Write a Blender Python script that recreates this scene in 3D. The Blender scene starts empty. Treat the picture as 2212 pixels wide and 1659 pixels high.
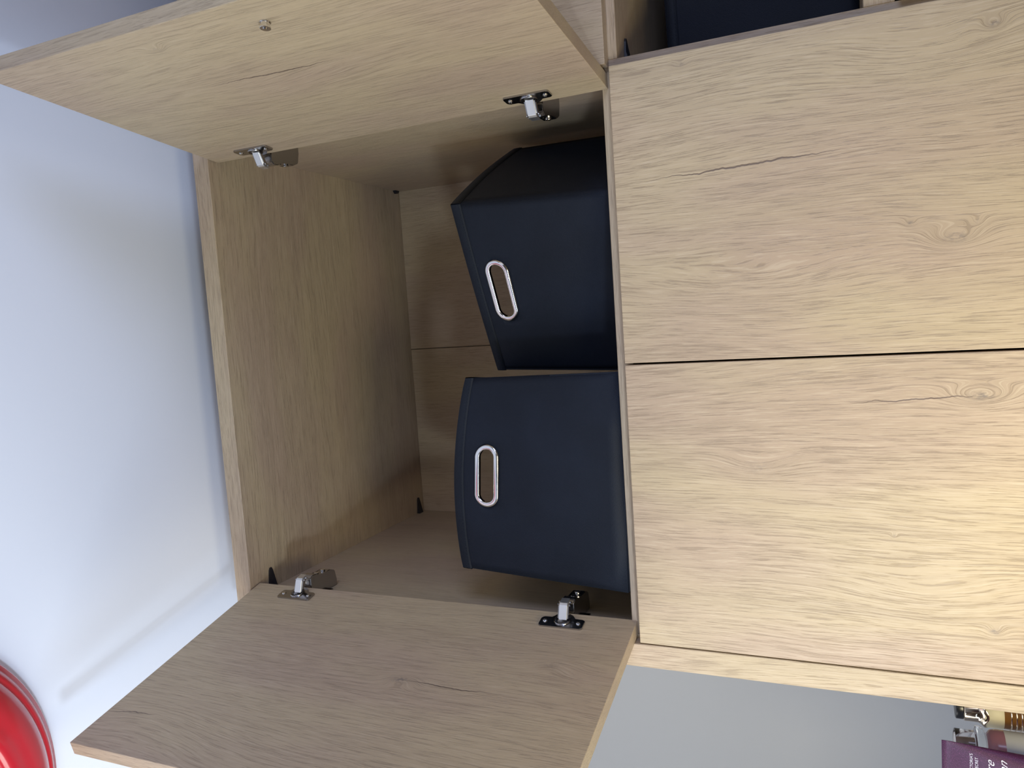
import bpy, bmesh, math, random
from mathutils import Vector, Matrix
random.seed(7)
PI = math.pi
C = bpy.context.scene.collection
sc = bpy.context.scene
ZF = 1.65            # height of the compartment floor (local z = 0) above the room floor

# ------------------------------------------------------------------ camera
cam_d = bpy.data.cameras.new('camera')
cam = bpy.data.objects.new('camera', cam_d)
C.objects.link(cam)
cam_d.sensor_width = 36.0
cam_d.lens = 26.845
cam_d.clip_start = 0.02
R0 = Vector((-0.06756696, 0.39789875, -0.91493786))
D0 = Vector((-0.99400449, -0.10585846, 0.02736897))
F0 = Vector((-0.08596384, 0.91130158, 0.40266568))
cam.matrix_world = Matrix(((R0.x, -D0.x, -F0.x, 0.07428), (R0.y, -D0.y, -F0.y, -1.04767),
                           (R0.z, -D0.z, -F0.z, -0.29775 + ZF), (0, 0, 0, 1)))
sc.camera = cam

# ------------------------------------------------------------------ world, lights, exposure
w = bpy.data.worlds.new('world')
sc.world = w
w.use_nodes = True
w.node_tree.nodes['Background'].inputs['Color'].default_value = (0.72, 0.80, 1.0, 1)
w.node_tree.nodes['Background'].inputs['Strength'].default_value = 0.3
sc.view_settings.view_transform = 'Standard'
sc.view_settings.look = 'None'
sc.view_settings.gamma = 1.0
sc.view_settings.use_curve_mapping = False
sc.view_settings.exposure = 0.0


def area(name, loc, target, sx, sy, power, col, spread=180):
    l = bpy.data.lights.new(name, 'AREA')
    l.shape = 'RECTANGLE'
    l.size, l.size_y, l.energy, l.color = sx, sy, power, col
    l.spread = math.radians(spread)
    o = bpy.data.objects.new(name, l)
    C.objects.link(o)
    o.location = Vector(loc) + Vector((0, 0, ZF))
    d = Vector(target) - Vector(loc)
    o.rotation_euler = d.to_track_quat('-Z', 'Z').to_euler()
    return o


area('left_assumed_light', (-1.40, -0.70, 0.20), (-0.4, -0.3, 0.5), 0.7, 0.8, 11.4, (1.000, 1.000, 0.930), 180)  # assumed daylight from the left, added as a bare area light, no window modelled
area('left_cool_fill', (-0.95, -0.95, -0.35), (-0.5, -0.2, 0.8), 0.5, 0.5, 6.8, (0.647, 0.794, 1.000), 180)  # added bluish fill inside the room, brightens the ceiling on the left
area('door_line_light', (-0.63, -1.10, -0.50), (-0.45, -0.40, 0.8), 0.12, 0.12, 7.2, (0.694, 0.819, 1.000), 180)  # added source in line with the left door, for its thin ceiling shadow
area('right_fill', (0.30, -1.60, 0.30), (-0.4, -0.2, 0.2), 0.4, 0.5, 1.8, (0.889, 0.889, 1.000), 180)  # added fill from front right, no lamp stands there
area('low_warm_fill', (-0.28, -0.88, -0.84), (-0.30, 0.0, -0.60), 0.35, 0.35, 5.3, (1.000, 0.880, 0.580), 130)  # added warm fill aimed at the lower doors, no lamp behind it
area('right_cool_fill', (1.30, -1.35, -0.30), (-0.5, -0.25, 0.4), 0.7, 0.7, 6.4, (0.535, 0.645, 1.000), 110)  # added blue fill for the left door's inner face, no window behind it


# ------------------------------------------------------------------ node helpers
class NT:
    def __init__(s, name):
        s.m = bpy.data.materials.new(name)
        s.m.use_nodes = True
        s.t = s.m.node_tree
        s.b = s.t.nodes['Principled BSDF']

    def n(s, typ, **kw):
        nd = s.t.nodes.new(typ)
        for k, v in kw.items():
            setattr(nd, k, v)
        return nd

    def put(s, sock, v):
        if isinstance(v, bpy.types.NodeSocket):
            s.t.links.new(v, sock)
        elif v is not None:
            sock.default_value = v

    def math(s, op, a, b=None, c=None, clamp=False):
        nd = s.n('ShaderNodeMath', operation=op, use_clamp=clamp)
        for i, v in enumerate((a, b, c)):
            s.put(nd.inputs[i], v)
        return nd.outputs[0]

    def noise(s, vec, scale=1.0, detail=2.0, rough=0.5, dist=0.0):
        nd = s.n('ShaderNodeTexNoise')
        s.put(nd.inputs['Vector'], vec)
        nd.inputs['Scale'].default_value = scale
        nd.inputs['Detail'].default_value = detail
        nd.inputs['Roughness'].default_value = rough
        nd.inputs['Distortion'].default_value = dist
        return nd.outputs[0]

    def comb(s, x, y, z):
        nd = s.n('ShaderNodeCombineXYZ')
        for i, v in enumerate((x, y, z)):
            s.put(nd.inputs[i], v)
        return nd.outputs[0]

    def ramp(s, f, a, b, smooth=True):
        nd = s.n('ShaderNodeMapRange')
        nd.interpolation_type = 'SMOOTHSTEP' if smooth else 'LINEAR'
        s.put(nd.inputs['Value'], f)
        nd.inputs['From Min'].default_value = a
        nd.inputs['From Max'].default_value = b
        return nd.outputs[0]

    def mix(s, f, a, b, mode='MIX'):
        nd = s.n('ShaderNodeMix', data_type='RGBA', blend_type=mode)
        s.put(nd.inputs[0], f)
        for i, v in ((6, a), (7, b)):
            if isinstance(v, tuple) and len(v) == 3:
                v = (*v, 1)
            s.put(nd.inputs[i], v)
        return nd.outputs[2]

    def bump(s, h, strength, dist):
        nd = s.n('ShaderNodeBump')
        s.put(nd.inputs['Height'], h)
        nd.inputs['Strength'].default_value = strength
        nd.inputs['Distance'].default_value = dist
        s.t.links.new(nd.outputs[0], s.b.inputs['Normal'])


def simple(name, col, rough=0.5, metal=0.0, **kw):
    t = NT(name)
    t.b.inputs['Base Color'].default_value = (*col, 1)
    t.b.inputs['Roughness'].default_value = rough
    t.b.inputs['Metallic'].default_value = metal
    for k, v in kw.items():
        t.b.inputs[k.replace('_', ' ')].default_value = v
    return t.m


def oak(name, along='Z', seed=0.0, knots=(), cracks=(), across=None, con=0.75):
    """Light oak laminate. knots: (a, l, size_a, size_l, strength, dark) and cracks: (a0, l0, a1, l1, width)
    in the board's own metres, a = across the grain, l = along it."""
    t = NT(name)
    tc = t.n('ShaderNodeTexCoord')
    sep = t.n('ShaderNodeSeparateXYZ')
    t.t.links.new(tc.outputs['Object'], sep.inputs[0])
    ax = {'X': 0, 'Y': 1, 'Z': 2}
    l = sep.outputs[ax[along]]
    if across is None:
        across = 'X' if along != 'X' else 'Y'
    rest = [k for k in 'XYZ' if k not in (along, across)][0]
    a, r = sep.outputs[ax[across]], sep.outputs[ax[rest]]
    so = seed * 3.17
    # slow field whose level lines are the grain
    v1 = t.comb(t.math('MULTIPLY', a, 5.0), t.math('MULTIPLY_ADD', r, 5.0, so), t.math('MULTIPLY', l, 0.9))
    n1 = t.noise(v1, 1.0, 2.0, 0.45)
    v2 = t.comb(t.math('MULTIPLY', a, 16.0), t.math('MULTIPLY_ADD', r, 16.0, so + 5), t.math('MULTIPLY', l, 5.0))
    n2 = t.noise(v2, 1.0, 2.0, 0.5)
    h = t.math('ADD', a, t.math('MULTIPLY', t.math('SUBTRACT', n1, 0.5), 0.085))
    h = t.math('ADD', h, t.math('MULTIPLY', t.math('SUBTRACT', n2, 0.5), 0.011))
    dark = None
    shade = None
    for (ka, kl, sa, sl, st, dk) in knots:
        da = t.math('DIVIDE', t.math('SUBTRACT', a, ka), sa)
        dl = t.math('DIVIDE', t.math('SUBTRACT', l, kl), sl)
        d2 = t.math('ADD', t.math('MULTIPLY', da, da), t.math('MULTIPLY', dl, dl))
        g = t.math('POWER', 2.718, t.math('MULTIPLY', d2, -1.0))
        h = t.math('ADD', h, t.math('MULTIPLY', g, st))
        if dk > 0:
            g2 = t.math('POWER', 2.718, t.math('MULTIPLY', d2, -7.0))
            v = t.math('MULTIPLY', g2, dk)
            dark = v if dark is None else t.math('MAXIMUM', dark, v)
            v = t.math('MULTIPLY', g, dk * 0.5)
            shade = v if shade is None else t.math('MAXIMUM', shade, v)
    crack = None
    wob = t.math('MULTIPLY', t.math('SUBTRACT', t.noise(t.comb(t.math('MULTIPLY', l, 28.0), so, 0.0), 1.0, 3.0, 0.6), 0.5), 0.012)
    aw = t.math('ADD', a, wob)
    for (a0, l0, a1, l1, wd) in cracks:
        u = t.math('DIVIDE', t.math('SUBTRACT', l, l0), (l1 - l0))
        line = t.math('MULTIPLY_ADD', u, (a1 - a0), a0)
        taper = t.math('MULTIPLY', t.math('MULTIPLY', t.ramp(u, 0.0, 0.5), t.math('SUBTRACT', 1.0, t.ramp(u, 0.6, 1.0))), wd)
        dist = t.math('ABSOLUTE', t.math('SUBTRACT', aw, line))
        v = t.math('SUBTRACT', 1.0, t.math('DIVIDE', dist, t.math('MAXIMUM', taper, 1e-5)), clamp=True)
        crack = v if crack is None else t.math('MAXIMUM', crack, v)
    # streaks that follow the level lines
    sv = t.comb(t.math('MULTIPLY', h, 330.0), t.math('MULTIPLY_ADD', r, 330.0, so), t.math('MULTIPLY', l, 7.0))
    s1 = t.noise(sv, 1.0, 3.0, 0.62)
    pv = t.comb(t.math('MULTIPLY', h, 760.0), t.math('MULTIPLY_ADD', r, 760.0, so), t.math('MULTIPLY', l, 24.0))
    s2 = t.noise(pv, 1.0, 3.0, 0.6)
    bv = t.comb(t.math('MULTIPLY', h, 46.0), t.math('MULTIPLY_ADD', r, 46.0, so), t.math('MULTIPLY', l, 1.6))
    s3 = t.noise(bv, 1.0, 2.0, 0.5)
    tone = t.noise(t.comb(t.math('MULTIPLY', a, 7.0), t.math('MULTIPLY_ADD', r, 7.0, so), t.math('MULTIPLY', l, 2.4)), 1.0, 2.0, 0.5)
    base = t.mix(t.ramp(tone, 0.36, 0.64), OAK_A, OAK_B)
    col = t.mix(t.math('MULTIPLY', t.ramp(s3, 0.42, 0.66), 0.34 * con), base, OAK_D)
    col = t.mix(t.math('MULTIPLY', t.ramp(s1, 0.47, 0.66), 0.40 * con), col, OAK_D)
    # short dark pores
    pore = t.math('MULTIPLY', t.ramp(s2, 0.53, 0.63), t.ramp(s1, 0.36, 0.54))
    col = t.mix(t.math('MULTIPLY', pore, 0.58 * con), col, OAK_P)
    light = t.math('MULTIPLY', t.ramp(s2, 0.46, 0.32), 0.46 * con)
    col = t.mix(light, col, OAK_L)
    if shade is not None:
        col = t.mix(t.math('MULTIPLY', shade, t.math('ADD', t.math('MULTIPLY', t.ramp(s1, 0.35, 0.6), 0.7), 0.3)), col, OAK_D)
        kn = t.noise(t.comb(t.math('MULTIPLY', a, 260.0), t.math('MULTIPLY', r, 9.0), t.math('MULTIPLY', l, 150.0)), 1.0, 3.0, 0.65)
        col = t.mix(t.math('MULTIPLY', dark, t.ramp(kn, 0.38, 0.62)), col, OAK_K)
    if crack is not None:
        col = t.mix(t.math('MULTIPLY', t.ramp(crack, 0.0, 0.6), 0.85), col, OAK_C)
    t.t.links.new(col, t.b.inputs['Base Color'])
    t.b.inputs['Roughness'].default_value = 0.46
    t.b.inputs['Specular IOR Level'].default_value = 0.42
    hh = t.math('SUBTRACT', t.math('MULTIPLY', s1, 0.6), t.math('MULTIPLY', pore, 0.8))
    if crack is not None:
        hh = t.math('SUBTRACT', hh, crack)
    t.bump(hh, 0.5, 0.0008)
    return t.m


OAK_A = (0.500, 0.390, 0.246)
OAK_B = (0.455, 0.338, 0.236)
OAK_D = (0.350, 0.262, 0.172)
OAK_L = (0.660, 0.545, 0.390)
OAK_P = (0.230, 0.165, 0.110)
OAK_K = (0.180, 0.150, 0.130)
OAK_C = (0.120, 0.080, 0.058)


def metal(name, col, rough):
    t = NT(name)
    tc = t.n('ShaderNodeTexCoord')
    n = t.noise(tc.outputs['Object'], 180.0, 3.0, 0.6)
    t.b.inputs['Metallic'].default_value = 1.0
    t.b.inputs['Base Color'].default_value = (*col, 1)
    t.put(t.b.inputs['Roughness'], t.math('MULTIPLY_ADD', n, 0.12, rough - 0.06))
    return t.m


def fabric(name, col):
    t = NT(name)
    tc = t.n('ShaderNodeTexCoord')
    wv = t.n('ShaderNodeTexVoronoi')
    t.t.links.new(tc.outputs['Object'], wv.inputs['Vector'])
    wv.inputs['Scale'].default_value = 620.0
    big = t.noise(tc.outputs['Object'], 9.0, 3.0, 0.5)
    c = t.mix(t.ramp(big, 0.3, 0.7), tuple(v * 0.85 for v in col), tuple(v * 1.15 for v in col))
    t.t.links.new(c, t.b.inputs['Base Color'])
    t.b.inputs['Roughness'].default_value = 0.62
    t.b.inputs['Specular IOR Level'].default_value = 0.22
    t.b.inputs['Sheen Weight'].default_value = 0.05
    t.b.inputs['Sheen Roughness'].default_value = 0.4
    t.b.inputs['Sheen Tint'].default_value = (0.4, 0.55, 0.9, 1)
    t.bump(t.math('ADD', wv.outputs['Distance'], t.math('MULTIPLY', big, 2.0)), 0.25, 0.0008)
    return t.m


def paint(name, col, seed):
    t = NT(name)
    tc = t.n('ShaderNodeTexCoord')
    a = t.noise(tc.outputs['Object'], 90.0, 4.0, 0.6)
    b = t.noise(tc.outputs['Object'], 2.2 + seed, 2.0, 0.5)
    c = t.mix(t.ramp(b, 0.3, 0.7), tuple(v * 0.985 for v in col), col)
    t.t.links.new(c, t.b.inputs['Base Color'])
    t.b.inputs['Roughness'].default_value = 0.75
    t.bump(a, 0.12, 0.001)
    return t.m


# ------------------------------------------------------------------ mesh helpers
def obj(name, bm, mat, parent=None, smooth=False):
    me = bpy.data.meshes.new(name)
    bmesh.ops.recalc_face_normals(bm, faces=bm.faces[:])
    bm.to_mesh(me)
    bm.free()
    me.materials.append(mat)
    if smooth:
        for p in me.polygons:
            p.use_smooth = True
    o = bpy.data.objects.new(name, me)
    C.objects.link(o)
    if parent is not None:
        o.parent = parent
    return o


def thing(name, label, cat, loc=(0, 0, 0), group=None, rz=0.0):
    o = bpy.data.objects.new(name, None)
    C.objects.link(o)
    o.location = (loc[0], loc[1], loc[2])
    o.rotation_euler = (0, 0, rz)
    o.empty_display_size = 0.05
    o['label'] = label
    o['category'] = cat
    if group:
        o['group'] = group
    return o


def add_box(bm, x0, x1, y0, y1, z0, z1, bevel=0.0, seg=1):
    r = bmesh.ops.create_cube(bm, size=1.0)
    vs = r['verts']
    for v in vs:
        v.co = Vector(((x0 + x1) / 2 + v.co.x * (x1 - x0), (y0 + y1) / 2 + v.co.y * (y1 - y0), (z0 + z1) / 2 + v.co.z * (z1 - z0)))
    if bevel:
        es = list({e for v in vs for e in v.link_edges})
        bmesh.ops.bevel(bm, geom=es, offset=bevel, segments=seg, affect='EDGES', profile=0.5)


def box(name, b, mat, parent, bevel=0.0008, seg=1, smooth=False):
    bm = bmesh.new()
    add_box(bm, *b, bevel=bevel, seg=seg)
    return obj(name, bm, mat, parent, smooth)


def add_cyl(bm, base, axis, r, h, n=24, r2=None, bevel=0.0):
    r2 = r if r2 is None else r2
    q = Vector(axis).normalized().to_track_quat('Z', 'Y').to_matrix().to_4x4()
    m = Matrix.Translation(Vector(base) + Vector(axis).normalized() * h / 2) @ q
    g = bmesh.ops.create_cone(bm, cap_ends=True, segments=n, radius1=r, radius2=r2, depth=h, matrix=m)
    if bevel:
        es = [e for e in {e for v in g['verts'] for e in v.link_edges} if len(e.link_faces) == 2 and e.calc_face_angle(0) > 1.0]
        bmesh.ops.bevel(bm, geom=es, offset=bevel, segments=2, affect='EDGES', profile=0.5)


def lathe(bm, prof, n=64, center=(0, 0), sx=1.0, sy=1.0):
    rings = []
    for (r, z) in prof:
        rings.append([bm.verts.new((center[0] + r * sx * math.cos(2 * PI * i / n), center[1] + r * sy * math.sin(2 * PI * i / n), z)) for i in range(n)])
    for a, b in zip(rings, rings[1:]):
        for i in range(n):
            bm.faces.new((a[i], a[(i + 1) % n], b[(i + 1) % n], b[i]))
    return rings


def prism(bm, pts, d0, d1, put):
    """extrude a closed outline pts (2D) from d0 to d1; put(p, q, d) -> 3D"""
    lo = [bm.verts.new(put(x, y, d0)) for x, y in pts]
    hi = [bm.verts.new(put(x, y, d1)) for x, y in pts]
    n = len(pts)
    bm.faces.new(lo)
    bm.faces.new(hi[::-1])
    for i in range(n):
        bm.faces.new((lo[i], lo[(i + 1) % n], hi[(i + 1) % n], hi[i]))


# ------------------------------------------------------------------ materials
M = {}
M['ceiling'] = paint('ceiling_paint', (0.80, 0.83, 0.90), 0.0)
M['wall'] = paint('wall_paint', (0.36, 0.365, 0.385), 1.0)
M['floor'] = oak('floor_boards', 'X', 9)
M['oak_x'] = oak('oak_laminate_horizontal', 'X', 1, con=0.6)
M['oak_z'] = oak('oak_laminate_upright', 'Z', 2)
M['oak_back'] = oak('oak_laminate_back', 'Z', 3, con=0.45)
M['oak_side'] = oak('oak_laminate_side', 'Z', 4, across='Y', con=0.45)
M['door_ll'] = oak('oak_door_lower_left', 'Z', 5,
                   knots=((-0.0529, -0.4396, 0.013, 0.034, 0.026, 0.8), (-0.1421, -0.185, 0.020, 0.05, 0.017, 0.25),
                          (-0.3367, -0.4503, 0.008, 0.011, 0.011, 0.9), (-0.30, -0.385, 0.030, 0.10, 0.018, 0.0), (-0.225, -0.345, 0.003, 0.004, 0.006, 0.6)),
                   cracks=((-0.0585, -0.285, -0.052, -0.455, 0.0011),))
M['door_lr'] = oak('oak_door_lower_right', 'Z', 6,
                   knots=((0.1327, -0.4166, 0.013, 0.028, 0.024, 0.7), (0.1537, -0.3704, 0.006, 0.009, 0.006, 0.7), (0.1482, -0.439, 0.007, 0.009, 0.006, 0.45),
                          (0.3633, -0.4573, 0.008, 0.012, 0.011, 0.8), (0.35, -0.385, 0.030, 0.09, 0.018, 0.0), (0.385, -0.111, 0.006, 0.010, 0.005, 0.5),
                          (0.10, -0.16, 0.03, 0.16, 0.024, 0.0)),
                   cracks=((0.243, -0.035, 0.2505, -0.32, 0.0016),))
M['door_ul'] = oak('oak_door_upper_left', 'Z', 7,
                   knots=((0.188, 0.285, 0.014, 0.03, 0.018, 0.75), (0.12, 0.084, 0.018, 0.04, 0.015, 0.3), (0.34, 0.62, 0.05, 0.14, 0.02, 0.0)),
                   cracks=((0.187, 0.30, 0.190, 0.13, 0.0013), (0.335, 0.70, 0.322, 0.60, 0.0009)), con=0.6)
M['door_ur'] = oak('oak_door_upper_right', 'Z', 8,
                   knots=((0.355, 0.44, 0.010, 0.015, 0.012, 0.3), (0.20, 0.42, 0.05, 0.16, 0.02, 0.0)),
                   cracks=((0.248, 0.48, 0.2385, 0.25, 0.0017),), con=0.55)
M['chrome'] = metal('polished_chrome', (0.78, 0.77, 0.75), 0.14)
M['nickel'] = metal('dark_nickel', (0.42, 0.41, 0.41), 0.20)
M['arm'] = metal('satin_steel', (0.80, 0.80, 0.79), 0.42)
M['blackp'] = simple('black_plastic', (0.012, 0.012, 0.016), 0.45)
M['fabric'] = fabric('navy_black_fabric', (0.0070, 0.0100, 0.018))
M['hem'] = fabric('navy_black_hem', (0.008, 0.011, 0.018))

# ------------------------------------------------------------------ the room
def struct(name, b, mat):
    o = box(name, b, mat, None, bevel=0)
    o['kind'] = 'structure'
    return o


CEIL = 0.82 + ZF
struct('floor', (-2.3, 1.9, -2.8, 0.72, -0.1, 0.0), M['floor'])
struct('ceiling', (-2.3, 1.9, -2.8, 0.72, CEIL, CEIL + 0.1), M['ceiling'])
struct('wall_back', (-2.3, 1.9, 0.62, 0.72, 0.0, CEIL), M['wall'])
struct('wall_left', (-2.3, -2.2, -2.7, 0.62, 0.0, CEIL), M['wall'])
struct('wall_right', (1.8, 1.9, -2.7, 0.62, 0.0, CEIL), M['wall'])
struct('wall_front', (-2.3, 1.9, -2.8, -2.7, 0.0, CEIL), M['wall'])

# ------------------------------------------------------------------ the wardrobe
W = thing('wardrobe', 'tall light oak wardrobe against the wall with its two upper doors standing open', 'wardrobe', (0, 0, ZF))
t_ = 0.020
XL = -0.3961
box('side_panel', (-0.4351, -0.4013, -t_, 0.604, -ZF, 0.698), M['oak_z'], W)
box('inner_side_panel', (-0.4012, XL, 0.0, 0.598, -1.60, 0.698), M['oak_side'], W, 0.0004)
box('side_panel', (1.216, 1.25, -t_, 0.604, -ZF, 0.698), M['oak_z'], W)
box('top_panel', (-0.4351, 1.25, -t_, 0.604, 0.698, 0.7318), M['oak_x'], W)
box('partition', (0.4002, 0.4150, 0.0, 0.598, -1.60, 0.698), M['oak_side'], W, 0.0006)
box('divider_shelf', (XL, 0.4002, 0.0, 0.598, -0.023, 0.0), M['oak_x'], W)
box('divider_shelf', (0.4150, 1.216, 0.0, 0.598, -0.023, 0.0), M['oak_x'], W)
box('niche_shelf', (0.4150, 1.216, 0.0, 0.598, -0.3605, -0.3265), M['oak_x'], W)
box('bottom_panel', (-0.4012, 1.216, 0.0, 0.598, -1.60, -1.578), M['oak_x'], W)
box('plinth', (-0.4012, 1.216, 0.03, 0.05, -ZF, -1.60), M['oak_x'], W)
box('back_panel', (-0.4351, 0.0125, 0.598, 0.604, -1.60, 0.698), M['oak_back'], W, 0.0012)
box('back_panel', (0.0139, 0.41, 0.598, 0.604, -1.60, 0.698), M['oak_back'], W, 0.0012)
box('back_panel', (0.41, 1.216, 0.598, 0.604, -1.60, 0.698), M['oak_back'], W, 0.0012)


def connector(x, y, s, zt, k=1.0):
    """black plastic corner wedge under a panel: s = +1 points to +x"""
    bm = bmesh.new()
    prof = [(0, -0.0085), (0, 0.0085), (0.020, 0.0062), (0.034, 0.0042), (0.0385, 0.0018), (0.0385, -0.0018), (0.034, -0.0042), (0.020, -0.0062)]
    prism(bm, prof, zt - 0.008, zt - 0.0003, lambda p, q, d: (x + s * p * k, y + q, d))
    for v in bm.verts:
        if v.co.z < zt - 0.004 and abs(v.co.x - x) > 0.015:
            v.co.z = zt - 0.003
    return obj('corner_connector', bm, M['blackp'], W)


connector(XL, 0.034, 1, 0.698)
connector(XL, 0.574, 1, 0.698)
connector(0.4002, 0.580, -1, 0.698, 0.18)
connector(0.4150, 0.046, 1, -0.023)

# closed doors
def closed_door(x0, x1, z0, z1, mat):
    return box('door', (x0, x1, -t_, -0.0008, z0, z1), mat, W, 0.0009, 2)


closed_door(-0.3993, -0.0016, -1.59, -0.0159, M['door_ll'])
closed_door(0.0012, 0.4007, -1.59, -0.0159, M['door_lr'])
closed_door(0.4045, 0.811, -0.0110, 0.695, M['door_ul'])
closed_door(0.8145, 1.2135, -0.0110, 0.695, M['door_lr'])
closed_door(0.4180, 0.811, -1.59, -0.3650, M['door_lr'])
closed_door(0.8145, 1.2135, -1.59, -0.3650, M['door_ll'])


# open doors with hinges; local x = along the door from the hinge edge, local z up
def cup_hinge(door, zc, si):
    """si = sign of the inner-face normal along local y"""
    put = lambda a, b, d: (a, d * si, b)
    # plate outline: long rectangle with a round cup boss towards the hinge edge
    pts = []
    x0, x1, hh, r = 0.0165, 0.0385, 0.034, 0.004
    def arc(cx, cz, rr, a0, a1, n=5):
        return [(cx + rr * math.cos(math.radians(a0 + (a1 - a0) * i / n)), cz + rr * math.sin(math.radians(a0 + (a1 - a0) * i / n))) for i in range(n + 1)]
    pts += arc(x1 - r, zc + hh - r, r, 0, 90)
    pts += arc(x0 + r, zc + hh - r, r, 90, 180)
    pts += arc(0.0225, zc, 0.0190, 108, 252, 14)
    pts += arc(x0 + r, zc - hh + r, r, 180, 270)
    pts += arc(x1 - r, zc - hh + r, r, 270, 360)
    bm = bmesh.new()
    prism(bm, pts, 0.0002, 0.0026, put)
    es = [e for e in bm.edges if all(abs(v.co.y * si - 0.0026) < 1e-5 for v in e.verts)]
    bmesh.ops.bevel(bm, geom=es, offset=0.0007, segments=2, affect='EDGES')
    pl = obj('hinge_plate', bm, M['nickel'], door)
    # raised cup rim and the dark hollow of the cup
    bm = bmesh.new()
    ring = [(0.0125, 0.0026), (0.0125, 0.0042), (0.0112, 0.0046), (0.0100, 0.0040), (0.0098, 0.0028)]
    n = 28
    rows = []
    for (rr, hgt) in ring:
        rows.append([bm.verts.new(put(0.0222 + rr * math.cos(2 * PI * i / n), zc + rr * math.sin(2 * PI * i / n), hgt)) for i in range(n)])
    for a, b in zip(rows, rows[1:]):
        for i in range(n):
            bm.faces.new((a[i], a[(i + 1) % n], b[(i + 1) % n], b[i]))
    bm.faces.new(rows[-1])
    obj('hinge_cup', bm, M['nickel'], door, True)
    # two cross-head screws
    for sz in (-1, 1):
        bm = bmesh.new()
        cz = zc + sz * 0.0262
        rows = []
        for (rr, hgt) in ((0.0036, 0.0026), (0.0036, 0.0034), (0.0026, 0.0042), (0.0012, 0.0044)):
            rows.append([bm.verts.new(put(0.0262 + rr * math.cos(2 * PI * i / 16), cz + rr * math.sin(2 * PI * i / 16), hgt)) for i in range(16)])
        for a, b in zip(rows, rows[1:]):
            for i in range(16):
                bm.faces.new((a[i], a[(i + 1) % 16], b[(i + 1) % 16], b[i]))
        bm.faces.new(rows[-1])
        for ang in (0.5, 0.5 + PI / 2):
            c, s = math.cos(ang), math.sin(ang)
            q = [(-0.0022, -0.0003), (0.0022, -0.0003), (0.0022, 0.0003), (-0.0022, 0.0003)]
            prism(bm, [(0.0262 + c * x - s * y, cz + s * x + c * y) for x, y in q], 0.0040, 0.00462, put)
        obj('screw', bm, M['chrome'], door)
    # arm: a bright folded strip leaving the cup, standing off the door and turning into the cabinet
    bm = bmesh.new()
    side = [(0.0205, 0.0022), (0.0225, 0.0036), (0.0115, 0.0215), (0.0080, 0.0235), (-0.0040, 0.0240), (-0.0040, 0.0222), (0.0060, 0.0214), (0.0094, 0.0200)]
    prism(bm, side, zc - 0.0064, zc + 0.0064, lambda p, q, d: (p, q * si, d))
    bmesh.ops.bevel(bm, geom=bm.edges[:], offset=0.0004, segments=1, affect='EDGES')
    obj('hinge_arm', bm, M['arm'], door)
    # two side cheeks of the arm with their rivets
    bm = bmesh.new()
    for sz in (-1, 1):
        cz = zc + sz * 0.0074
        prism(bm, [(0.016, 0.003), (0.0205, 0.0045), (0.0108, 0.0192), (0.0040, 0.0225), (0.000, 0.0204), (0.006, 0.0156)], cz - 0.0008, cz + 0.0008, lambda p, q, d: (p, q * si, d))
        add_cyl(bm, (0.0072, 0.0196 * si, zc + sz * 0.0082), (0, 0, sz), 0.0019, 0.0016, 12)
        add_cyl(bm, (0.0012, 0.0204 * si, zc + sz * 0.0082), (0, 0, sz), 0.0015, 0.0014, 12)
    obj('hinge_cheek', bm, M['nickel'], door)


def hinge_base(x, s, zc):
    """housing screwed to the inside of a side panel; s = +1: panel lies on the -x side"""
    bm = bmesh.new()
    prof = [(0.004, 0.0), (0.004, 0.036), (0.010, 0.0405), (0.022, 0.0400), (0.027, 0.0350), (0.040, 0.0330), (0.060, 0.0350), (0.074, 0.0290), (0.078, 0.012), (0.078, 0.0)]
    prism(bm, prof, zc - 0.0105, zc + 0.0105, lambda p, q, d: (x + s * q, p, d))
    bmesh.ops.bevel(bm, geom=bm.edges[:], offset=0.0012, segments=2, affect='EDGES')
    b = obj('hinge_base', bm, M['nickel'], W)
    for (yy, q) in ((0.034, 0.0345), (0.052, 0.0345)):
        bm = bmesh.new()
        add_cyl(bm, (x + s * (q - 0.001), yy, zc), (s, 0, 0), 0.0046, 0.0032, 16, bevel=0.0006)
        prism(bm, [(-0.0034, -0.0005), (0.0034, -0.0005), (0.0034, 0.0005), (-0.0034, 0.0005)], q + 0.0020, q + 0.0025, lambda a, c, d: (x + s * d, yy + a * 0.7 + c, zc + a * 0.7))
        obj('screw', bm, M['chrome'], b)
    for sz in (-1, 1):
        bm = bmesh.new()
        prism(bm, [(0.030, -0.010), (0.052, -0.010), (0.052, 0.0), (0.030, 0.0)], 0.0005, 0.0025, lambda a, c, d: (x + s * d, a, zc + sz * (0.0100 - c)))
        obj('mounting_wing', bm, M['nickel'], b)


def open_door(hx, hy, ang_vec, si, mat):
    """si: sign of the inner-face normal along local y"""
    bm = bmesh.new()
    y0, y1 = (-t_, 0.0) if si > 0 else (0.0, t_)
    add_box(bm, 0.0, 0.3971, y0, y1, -0.0082, 0.6950, bevel=0.0009, seg=2)
    d = obj('door', bm, mat, W)
    d.location = (hx, hy, 0)
    d.rotation_euler = (0, 0, math.atan2(ang_vec[1], ang_vec[0]))
    for zc in (0.1002, 0.5915):
        cup_hinge(d, zc, si)
    return d


dl = open_door(-0.37515, 0.00177, (-0.2250, -0.97436), 1, M['door_ul'])
dr = open_door(0.37682, 0.00042, (0.11455, -0.99342), -1, M['door_ur'])
for zc in (0.1002, 0.5915):
    hinge_base(XL, 1, zc)
    hinge_base(0.4002, -1, zc)
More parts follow.
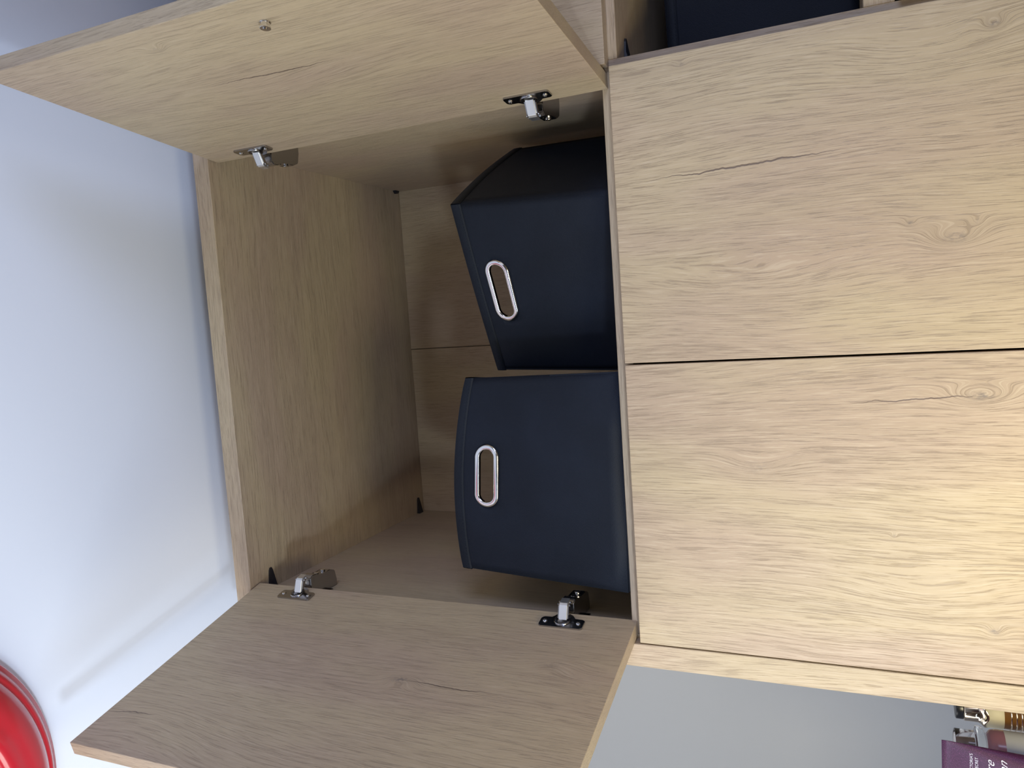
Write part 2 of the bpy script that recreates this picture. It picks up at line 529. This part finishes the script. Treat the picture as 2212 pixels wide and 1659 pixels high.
# small chrome knob screw near the free edge of the right door
bm = bmesh.new()
for (r, h0, hgt) in ((0.0062, 0.0, 0.0012), (0.0050, 0.0012, 0.0045), (0.0062, 0.0055, 0.0022)):
    add_cyl(bm, (0.350, -h0, 0.2786), (0, -1, 0), r, hgt, 20, bevel=0.0003)
add_cyl(bm, (0.350, -0.0077, 0.2786), (0, -1, 0), 0.0026, 0.0012, 12)
obj('knob', bm, M['chrome'], dr)


# ------------------------------------------------------------------ fabric storage boxes
def stadium(cx, cz, hl, r, n):
    out = []
    for i in range(n):
        a = 2 * PI * i / n
        x, z = math.cos(a) * r, math.sin(a) * r
        out.append((cx + x + math.copysign(hl, math.cos(a)) if abs(math.cos(a)) > 1e-6 else cx + x, cz + z))
    return out


def hole_panel(P, cu, cv, hl, r, size, n=48, rows=9):
    """front panel grid in (u,v) 0..1 space with an oval hole; P(u,v) -> Vector"""
    w, h = size
    bm = bmesh.new()
    inner, outer = [], []
    for i in range(n):
        a = 2 * PI * (i + 0.5) / n
        c, s = math.cos(a), math.sin(a)
        inner.append((cu + (c * r + math.copysign(hl, c)) / w, cv + s * r / h))
        # ray from the hole's centre to the panel border
        du, dv = c * (r + hl) / w * 1.0, s * r / h * 2.2
        k = 1e9
        if du > 0: k = min(k, (1 - cu) / du)
        if du < 0: k = min(k, -cu / du)
        if dv > 0: k = min(k, (1 - cv) / dv)
        if dv < 0: k = min(k, -cv / dv)
        outer.append([cu + du * k, cv + dv * k])
    for corner in ((0, 0), (1, 0), (0, 1), (1, 1)):
        j = min(range(n), key=lambda i: (outer[i][0] - corner[0]) ** 2 + (outer[i][1] - corner[1]) ** 2)
        outer[j] = list(corner)
    grid = []
    for k in range(rows + 1):
        f = (k / rows)
        grid.append([bm.verts.new(P(inner[i][0] * (1 - f) + outer[i][0] * f, inner[i][1] * (1 - f) + outer[i][1] * f)) for i in range(n)])
    for k in range(rows):
        for i in range(n):
            bm.faces.new((grid[k][i], grid[k][(i + 1) % n], grid[k + 1][(i + 1) % n], grid[k + 1][i]))
    return bm


def storage_box(label, cat, base, bot, top, bulge, topbow, handle, group):
    """bot/top: four corners (front-left, front-right, back-right, back-left), local to the base point"""
    root = thing('storage_box', label, cat, (base[0], base[1], base[2] + ZF), group)
    bot = [Vector((*b, 0.0015)) if len(b) == 2 else Vector(b) for b in bot]
    top = [Vector(b) for b in top]
    cen = sum(bot + top, Vector()) / 8
    def face(i, j):
        a, b, c, d = bot[i], bot[j], top[j], top[i]
        nrm = (b - a).cross(d - a).normalized()
        if nrm.dot((a + c) / 2 - cen) < 0:
            nrm = -nrm
        bl, tb = bulge[i], topbow[i]
        def P(u, v):
            u2, v2 = u, v
            p = a * (1 - u) * (1 - v) + b * u * (1 - v) + c * u * v + d * (1 - u) * v
            p = p + nrm * bl * math.sin(PI * min(1, max(0, u))) * math.sin(PI * min(1, max(0, v)) * 0.85)
            p = p + Vector((0, 0, 1)) * tb * math.sin(PI * min(1, max(0, u))) ** 0.8 * v * v if 0 < u < 1 else p
            return p
        return P, nrm
    parts = bmesh.new()
    rings = []
    hw, hz = handle
    for (i, j, hole) in ((0, 1, True), (1, 2, False), (2, 3, True), (3, 0, False)):
        P, nrm = face(i, j)
        wdt, hgt = (bot[j] - bot[i]).length, (top[i] - bot[i]).length
        if hole:
            bm = hole_panel(P, hw, hz, 0.0385, 0.0135, (wdt, hgt))
            rings.append((P, nrm, wdt, hgt, i))
        else:
            bm = bmesh.new()
            g = [[bm.verts.new(P(a / 12, b / 12)) for a in range(13)] for b in range(13)]
            for b in range(12):
                for a in range(12):
                    bm.faces.new((g[b][a], g[b][a + 1], g[b + 1][a + 1], g[b + 1][a]))
        tmp = bpy.data.meshes.new('tmp')
        bm.to_mesh(tmp)
        bm.free()
        parts.from_mesh(tmp)
        bpy.data.meshes.remove(tmp)
    parts.faces.new([parts.verts.new(b) for b in bot])
    bmesh.ops.remove_doubles(parts, verts=parts.verts[:], dist=0.0012)
    body = obj('body', parts, M['fabric'], root, True)
    sm = body.modifiers.new('thickness', 'SOLIDIFY')
    sm.thickness = 0.0022
    sm.offset = -1
    # stitched hem along the top of every side
    for (i, j) in ((0, 1), (1, 2), (2, 3), (3, 0)):
        P, nrm = face(i, j)
        bm = bmesh.new()
        hh = 0.016 / (top[i] - bot[i]).length
        rows = []
        for v, off in ((1.0, -0.0020), (1.004, 0.0), (1.0, 0.0013), (1 - hh * 0.5, 0.0016), (1 - hh, 0.0014), (1 - hh * 1.04, 0.0001)):
            rows.append([bm.verts.new(P(a / 20, min(v, 1.0)) + nrm * off + Vector((0, 0, 0.0008 if v > 1 else 0))) for a in range(21)])
        for a, b in zip(rows, rows[1:]):
            for k in range(20):
                bm.faces.new((a[k], a[k + 1], b[k + 1], b[k]))
        obj('hem', bm, M['hem'], root, True)
        bm = bmesh.new()
        ns = 60
        for k in range(ns):
            u0, u1 = (k + 0.15) / ns, (k + 0.75) / ns
            q = [P(u0, 1 - hh * 0.86) , P(u1, 1 - hh * 0.86), P(u1, 1 - hh * 0.80), P(u0, 1 - hh * 0.80)]
            bm.faces.new([bm.verts.new(x + nrm * 0.0022) for x in q])
        st = obj('stitching', bm, M['hem'], root)
        st['kind'] = 'stuff'
    # oval metal eyelets around the hand holes
    for (P, nrm, wdt, hgt, i) in rings:
        bm = bmesh.new()
        n = 56
        prof = [(0.0128, -0.003), (0.0128, 0.0014), (0.0136, 0.0024), (0.0150, 0.0028), (0.0190, 0.0028), (0.0206, 0.0020), (0.0212, 0.0004)]
        rows = []
        for (r, off) in prof:
            row = []
            for k in range(n):
                a = 2 * PI * (k + 0.5) / n
                c, s = math.cos(a), math.sin(a)
                row.append(bm.verts.new(P(hw + (c * r + math.copysign(0.0305, c)) / wdt, hz + s * r / hgt) + nrm * off))
            rows.append(row)
        for a, b in zip(rows, rows[1:]):
            for k in range(n):
                bm.faces.new((a[k], a[(k + 1) % n], b[(k + 1) % n], b[k]))
        obj('handle_ring', bm, M['chrome'], root, True)
    return root


storage_box('navy black fabric box standing square to the front, on the left inside the open compartment', 'box',
            (-0.173, 0.0, 0.0),
            ((-0.160, -0.005), (0.161, 0.008), (0.112, 0.31), (-0.160, 0.31)),
            ((-0.150, 0.022, 0.283), (0.157, 0.030, 0.258), (0.118, 0.325, 0.262), (-0.156, 0.325, 0.275)),
            (0.008, 0.004, 0.0, 0.005), (0.016, 0.006, 0.01, 0.006), (0.50, 0.795), 'fabric boxes in the wardrobe')
storage_box('navy black fabric box turned aslant at the right wall of the open compartment', 'box',
            (0.19, 0.2, 0.0),
            ((-0.211, -0.072), (0.054, -0.172), (0.198, 0.118), (-0.035, 0.225)),
            ((-0.203, -0.050, 0.256), (0.068, -0.158, 0.268), (0.200, 0.112, 0.266), (-0.05, 0.215, 0.26)),
            (0.006, 0.005, 0.0, 0.0), (0.0, 0.006, 0.0, 0.0), (0.50, 0.80), 'fabric boxes in the wardrobe')
storage_box('black fabric box in the dark open niche right of the lower doors', 'box',
            (0.585, 0.15, -0.3265),
            ((-0.160, 0.0), (0.155, 0.0), (0.155, 0.32), (-0.160, 0.32)),
            ((-0.158, 0.006, 0.262), (0.157, 0.006, 0.262), (0.157, 0.32, 0.262), (-0.158, 0.32, 0.262)),
            (0.004, 0.0, 0.0, 0.0), (0.004, 0.0, 0.0, 0.0), (0.50, 0.42), 'fabric boxes in the wardrobe')

# ------------------------------------------------------------------ red round ceiling lamp
M['red'] = simple('red_lacquer', (0.55, 0.018, 0.030), 0.22, Coat_Weight=0.6, Coat_Roughness=0.12)
M['opal'] = simple('opal_glass', (0.85, 0.84, 0.86), 0.25)
lamp = thing('ceiling_lamp', 'round glossy red ceiling lamp with ringed rim, left of the open upper doors', 'lamp', (-0.535, -0.615, CEIL))
bm = bmesh.new()
prof = [(0.270, -0.0005), (0.2785, -0.001), (0.2800, -0.006), (0.2795, -0.014), (0.2765, -0.019), (0.2715, -0.021), (0.2705, -0.0225),
        (0.2690, -0.026), (0.2640, -0.031), (0.2600, -0.0325), (0.2585, -0.0315), (0.2570, -0.0335), (0.2520, -0.041), (0.2430, -0.049), (0.2320, -0.055),
        (0.2210, -0.0575), (0.2150, -0.0570), (0.2080, -0.0590), (0.2000, -0.0610), (0.1930, -0.0600), (0.1880, -0.0560), (0.1850, -0.0500), (0.1840, -0.040)]
lathe(bm, prof, 128)
obj('rim', bm, M['red'], lamp, True)
bm = bmesh.new()
prof = [(0.1845 * math.cos(a), -0.044 - 0.010 * math.sin(a)) for a in [i * PI / 2 / 12 for i in range(12)]] + [(0.0005, -0.054)]
rg = lathe(bm, prof, 96)
bm.faces.new(rg[-1])
obj('diffuser', bm, M['opal'], lamp, True)

# ------------------------------------------------------------------ toiletries on a shelf at the wardrobe's left side
SH = -0.56
shelf = thing('wall_shelf', 'white wall shelf beside the wardrobe carrying the toiletries', 'shelf', (-0.70, 0.3, SH + 0.004 + ZF))
box('board', (-0.26, 0.262, -0.345, 0.32, -0.022, 0.0), simple('white_board', (0.7, 0.7, 0.7), 0.4), shelf, 0.002, 2)
for xx in (-0.2, 0.2):
    bm = bmesh.new()
    prism(bm, [(0.32, -0.0222), (-0.2, -0.0222), (-0.2, -0.034), (0.30, -0.16), (0.32, -0.16)], xx - 0.004, xx + 0.004, lambda p, q, d: (d, p, q))
    obj('bracket', bm, M['nickel'], shelf)

# purple crimped tube
def purple():
    t = NT('purple_pearl_plastic')
    tc = t.n('ShaderNodeTexCoord')
    n = t.noise(tc.outputs['Object'], 1400.0, 2.0, 0.5)
    c = t.mix(t.ramp(n, 0.50, 0.72), (0.042, 0.009, 0.036), (0.12, 0.030, 0.10))
    t.t.links.new(c, t.b.inputs['Base Color'])
    t.b.inputs['Roughness'].default_value = 0.42
    t.b.inputs['Specular IOR Level'].default_value = 0.3
    return t.m


tube = thing('lotion_tube', 'purple pearly lotion tube with white lettering standing on its cap', 'tube', (-0.5235, 0.0, SH + 0.004 + ZF))
bm = bmesh.new()
top = 0.1625
rows = []
n = 48
levels = [0.030 + (top - 0.030) * i / 22 for i in range(23)]
for z in levels:
    f = (z - 0.030) / (top - 0.008 - 0.030)
    f = min(1.0, f)
    hx = 0.0225 * (1 - f) + 0.0315 * f
    hy = 0.0190 * (1 - f) ** 0.8 + 0.0012
    rows.append([bm.verts.new((hx * math.cos(2 * PI * i / n), hy * math.sin(2 * PI * i / n), z)) for i in range(n)])
for a, b in zip(rows, rows[1:]):
    for i in range(n):
        bm.faces.new((a[i], a[(i + 1) % n], b[(i + 1) % n], b[i]))
bm.faces.new(rows[0])
bm.faces.new(rows[-1])
M['purple'] = purple()
obj('tube_body', bm, M['purple'], tube, True)
bm = bmesh.new()
lathe_r = lathe(bm, [(0.0, 0.0), (0.0185, 0.0), (0.0195, 0.0015), (0.0205, 0.0295), (0.0195, 0.0305)], 40)
obj('cap', bm, simple('plum_cap', (0.10, 0.03, 0.09), 0.3), tube, True)
M['ink'] = simple('white_print', (0.72, 0.70, 0.80), 0.5)


def tube_hy(z):
    f = min(1.0, max(0.0, (z - 0.030) / (top - 0.008 - 0.030)))
    return 0.0225 * (1 - f) + 0.0315 * f, 0.0190 * (1 - f) ** 0.8 + 0.0012


def print_text(s, size, xr, z, shear, parent, name='print'):
    cu = bpy.data.curves.new('tmp_text', 'FONT')
    cu.body = s
    cu.size = size
    cu.shear = shear
    cu.align_x = 'RIGHT'
    cu.extrude = 0.0
    cu.offset = -size * 0.010
    o = bpy.data.objects.new('tmp_text', cu)
    C.objects.link(o)
    bpy.context.view_layer.update()
    me = bpy.data.meshes.new_from_object(o.evaluated_get(bpy.context.evaluated_depsgraph_get()))
    C.objects.unlink(o)
    bpy.data.objects.remove(o)
    bm = bmesh.new()
    bm.from_mesh(me)
    bpy.data.meshes.remove(me)
    bmesh.ops.subdivide_edges(bm, edges=[e for e in bm.edges if e.calc_length() > size * 0.4], cuts=2)
    for v in bm.verts:
        x, zz = xr + v.co.x, z + v.co.y
        hx, hy = tube_hy(zz)
        k = max(0.0, 1 - (x / hx) ** 2)
        v.co = Vector((x, -hy * math.sqrt(k) - 0.0004, zz))
    return obj(name, bm, M['ink'], parent)


# heights measured from the shelf
print_text("VICTORIA'S", 0.0046, 0.0215, 0.1295, 0.0, tube)
print_text("SECRET", 0.0046, 0.0180, 0.1240, 0.0, tube)
print_text("Pure", 0.0135, 0.0165, 0.1070, 0.55, tube)
print_text("Seduction", 0.0135, 0.0185, 0.0935, 0.55, tube)
print_text("SHIMMER", 0.0046, 0.0140, 0.0860, 0.0, tube)

# clear mist bottle
def clear(name, col, rough=0.08):
    t = NT(name)
    t.b.inputs['Base Color'].default_value = (*col, 1)
    t.b.inputs['Transmission Weight'].default_value = 1.0
    t.b.inputs['Roughness'].default_value = rough
    t.b.inputs['IOR'].default_value = 1.35
    return t.m


mist = thing('spray_bottle', 'pink tinted clear spray bottle with a see-through cap, behind the purple tube', 'bottle', (-0.5265, 0.060, SH + 0.004 + ZF))
bm = bmesh.new()
lathe(bm, [(0.0, 0.0), (0.0215, 0.0), (0.0235, 0.0025), (0.0240, 0.010), (0.0240, 0.094), (0.0225, 0.1010), (0.0175, 0.1050), (0.0130, 0.1060)], 48)
obj('bottle_body', bm, simple('rosy_milk_plastic', (0.34, 0.15, 0.20), 0.22, Transmission_Weight=0.35), mist, True)
bm = bmesh.new()
lathe(bm, [(0.0170, 0.1055), (0.0185, 0.1065), (0.0250, 0.1100), (0.0255, 0.1160), (0.0245, 0.1180), (0.0195, 0.1190)], 48)
obj('collar', bm, clear('clear_collar', (0.86, 0.88, 0.90), 0.2), mist, True)
bm = bmesh.new()
lathe(bm, [(0.0190, 0.1185), (0.0190, 0.1410), (0.0183, 0.1418), (0.0172, 0.1412), (0.0172, 0.1190)], 48)
obj('clear_cap', bm, clear('clear_plastic', (0.92, 0.93, 0.97)), mist, True)
bm = bmesh.new()
lathe(bm, [(0.0100, 0.1185), (0.0100, 0.1330), (0.0085, 0.1335), (0.0085, 0.1385), (0.0, 0.1390)], 32)
obj('pump_head', bm, simple('taupe_plastic', (0.20, 0.15, 0.14), 0.3), mist, True)
bm = bmesh.new()
R1 = 0.02412
rows = [[bm.verts.new((R1 * math.cos(a), R1 * math.sin(a), z)) for a in [math.radians(-110 + 130 * k / 20) for k in range(21)]] for z in (0.012, 0.050, 0.086)]
for a, b in zip(rows, rows[1:]):
    for k in range(20):
        bm.faces.new((a[k], a[k + 1], b[k + 1], b[k]))
obj('sticker', bm, simple('pale_sticker', (0.42, 0.43, 0.46), 0.5), mist, True)

# gold and amber perfume bottle
perf = thing('perfume_bottle', 'gold necked perfume bottle with black cap, half hidden by the wardrobe side', 'bottle', (-0.5045, 0.118, SH + 0.004 + ZF))
gold = metal('pale_gold', (0.72, 0.60, 0.46), 0.12)
bm = bmesh.new()
rr = lathe(bm, [(0.0, 0.0), (0.0195, 0.0), (0.0215, 0.003), (0.0220, 0.020), (0.0216, 0.066), (0.0212, 0.0790)], 48)
obj('bottle_body', bm, simple('amber_glass', (0.16, 0.075, 0.02), 0.08, Coat_Weight=0.8), perf, True)
bm = bmesh.new()
for k in range(9):
    z = 0.022 + k * 0.006
    add_cyl(bm, (0, 0, z), (0, 0, 1), 0.0222, 0.0016, 40, bevel=0.0004)
b_ = obj('gold_ribs', bm, gold, perf, True)
bm = bmesh.new()
lathe(bm, [(0.0212, 0.0788), (0.0217, 0.0795), (0.0217, 0.0995), (0.0205, 0.1015)], 48)
obj('label_band', bm, simple('cream_label', (0.56, 0.52, 0.38), 0.5), perf, True)
bm = bmesh.new()
n = 60
rows = []
for (r, z, wv) in ((0.0222, 0.0985, 0.0020), (0.0226, 0.1010, 0.0024), (0.0190, 0.1040, 0.002), (0.0168, 0.1085, 0.001), (0.0168, 0.1240, 0.0), (0.0160, 0.1250, 0.0), (0.0120, 0.1252, 0)):
    rows.append([bm.verts.new((r * math.cos(2 * PI * i / n), r * math.sin(2 * PI * i / n), z + wv * math.sin(5 * 2 * PI * i / n))) for i in range(n)])
for a, b in zip(rows, rows[1:]):
    for i in range(n):
        bm.faces.new((a[i], a[(i + 1) % n], b[(i + 1) % n], b[i]))
obj('neck', bm, gold, perf, True)
bm = bmesh.new()
add_cyl(bm, (0, 0, 0.1250), (0, 0, 1), 0.0152, 0.0098, 40, bevel=0.0012)
obj('cap', bm, simple('black_cap', (0.008, 0.009, 0.014), 0.3), perf, True)
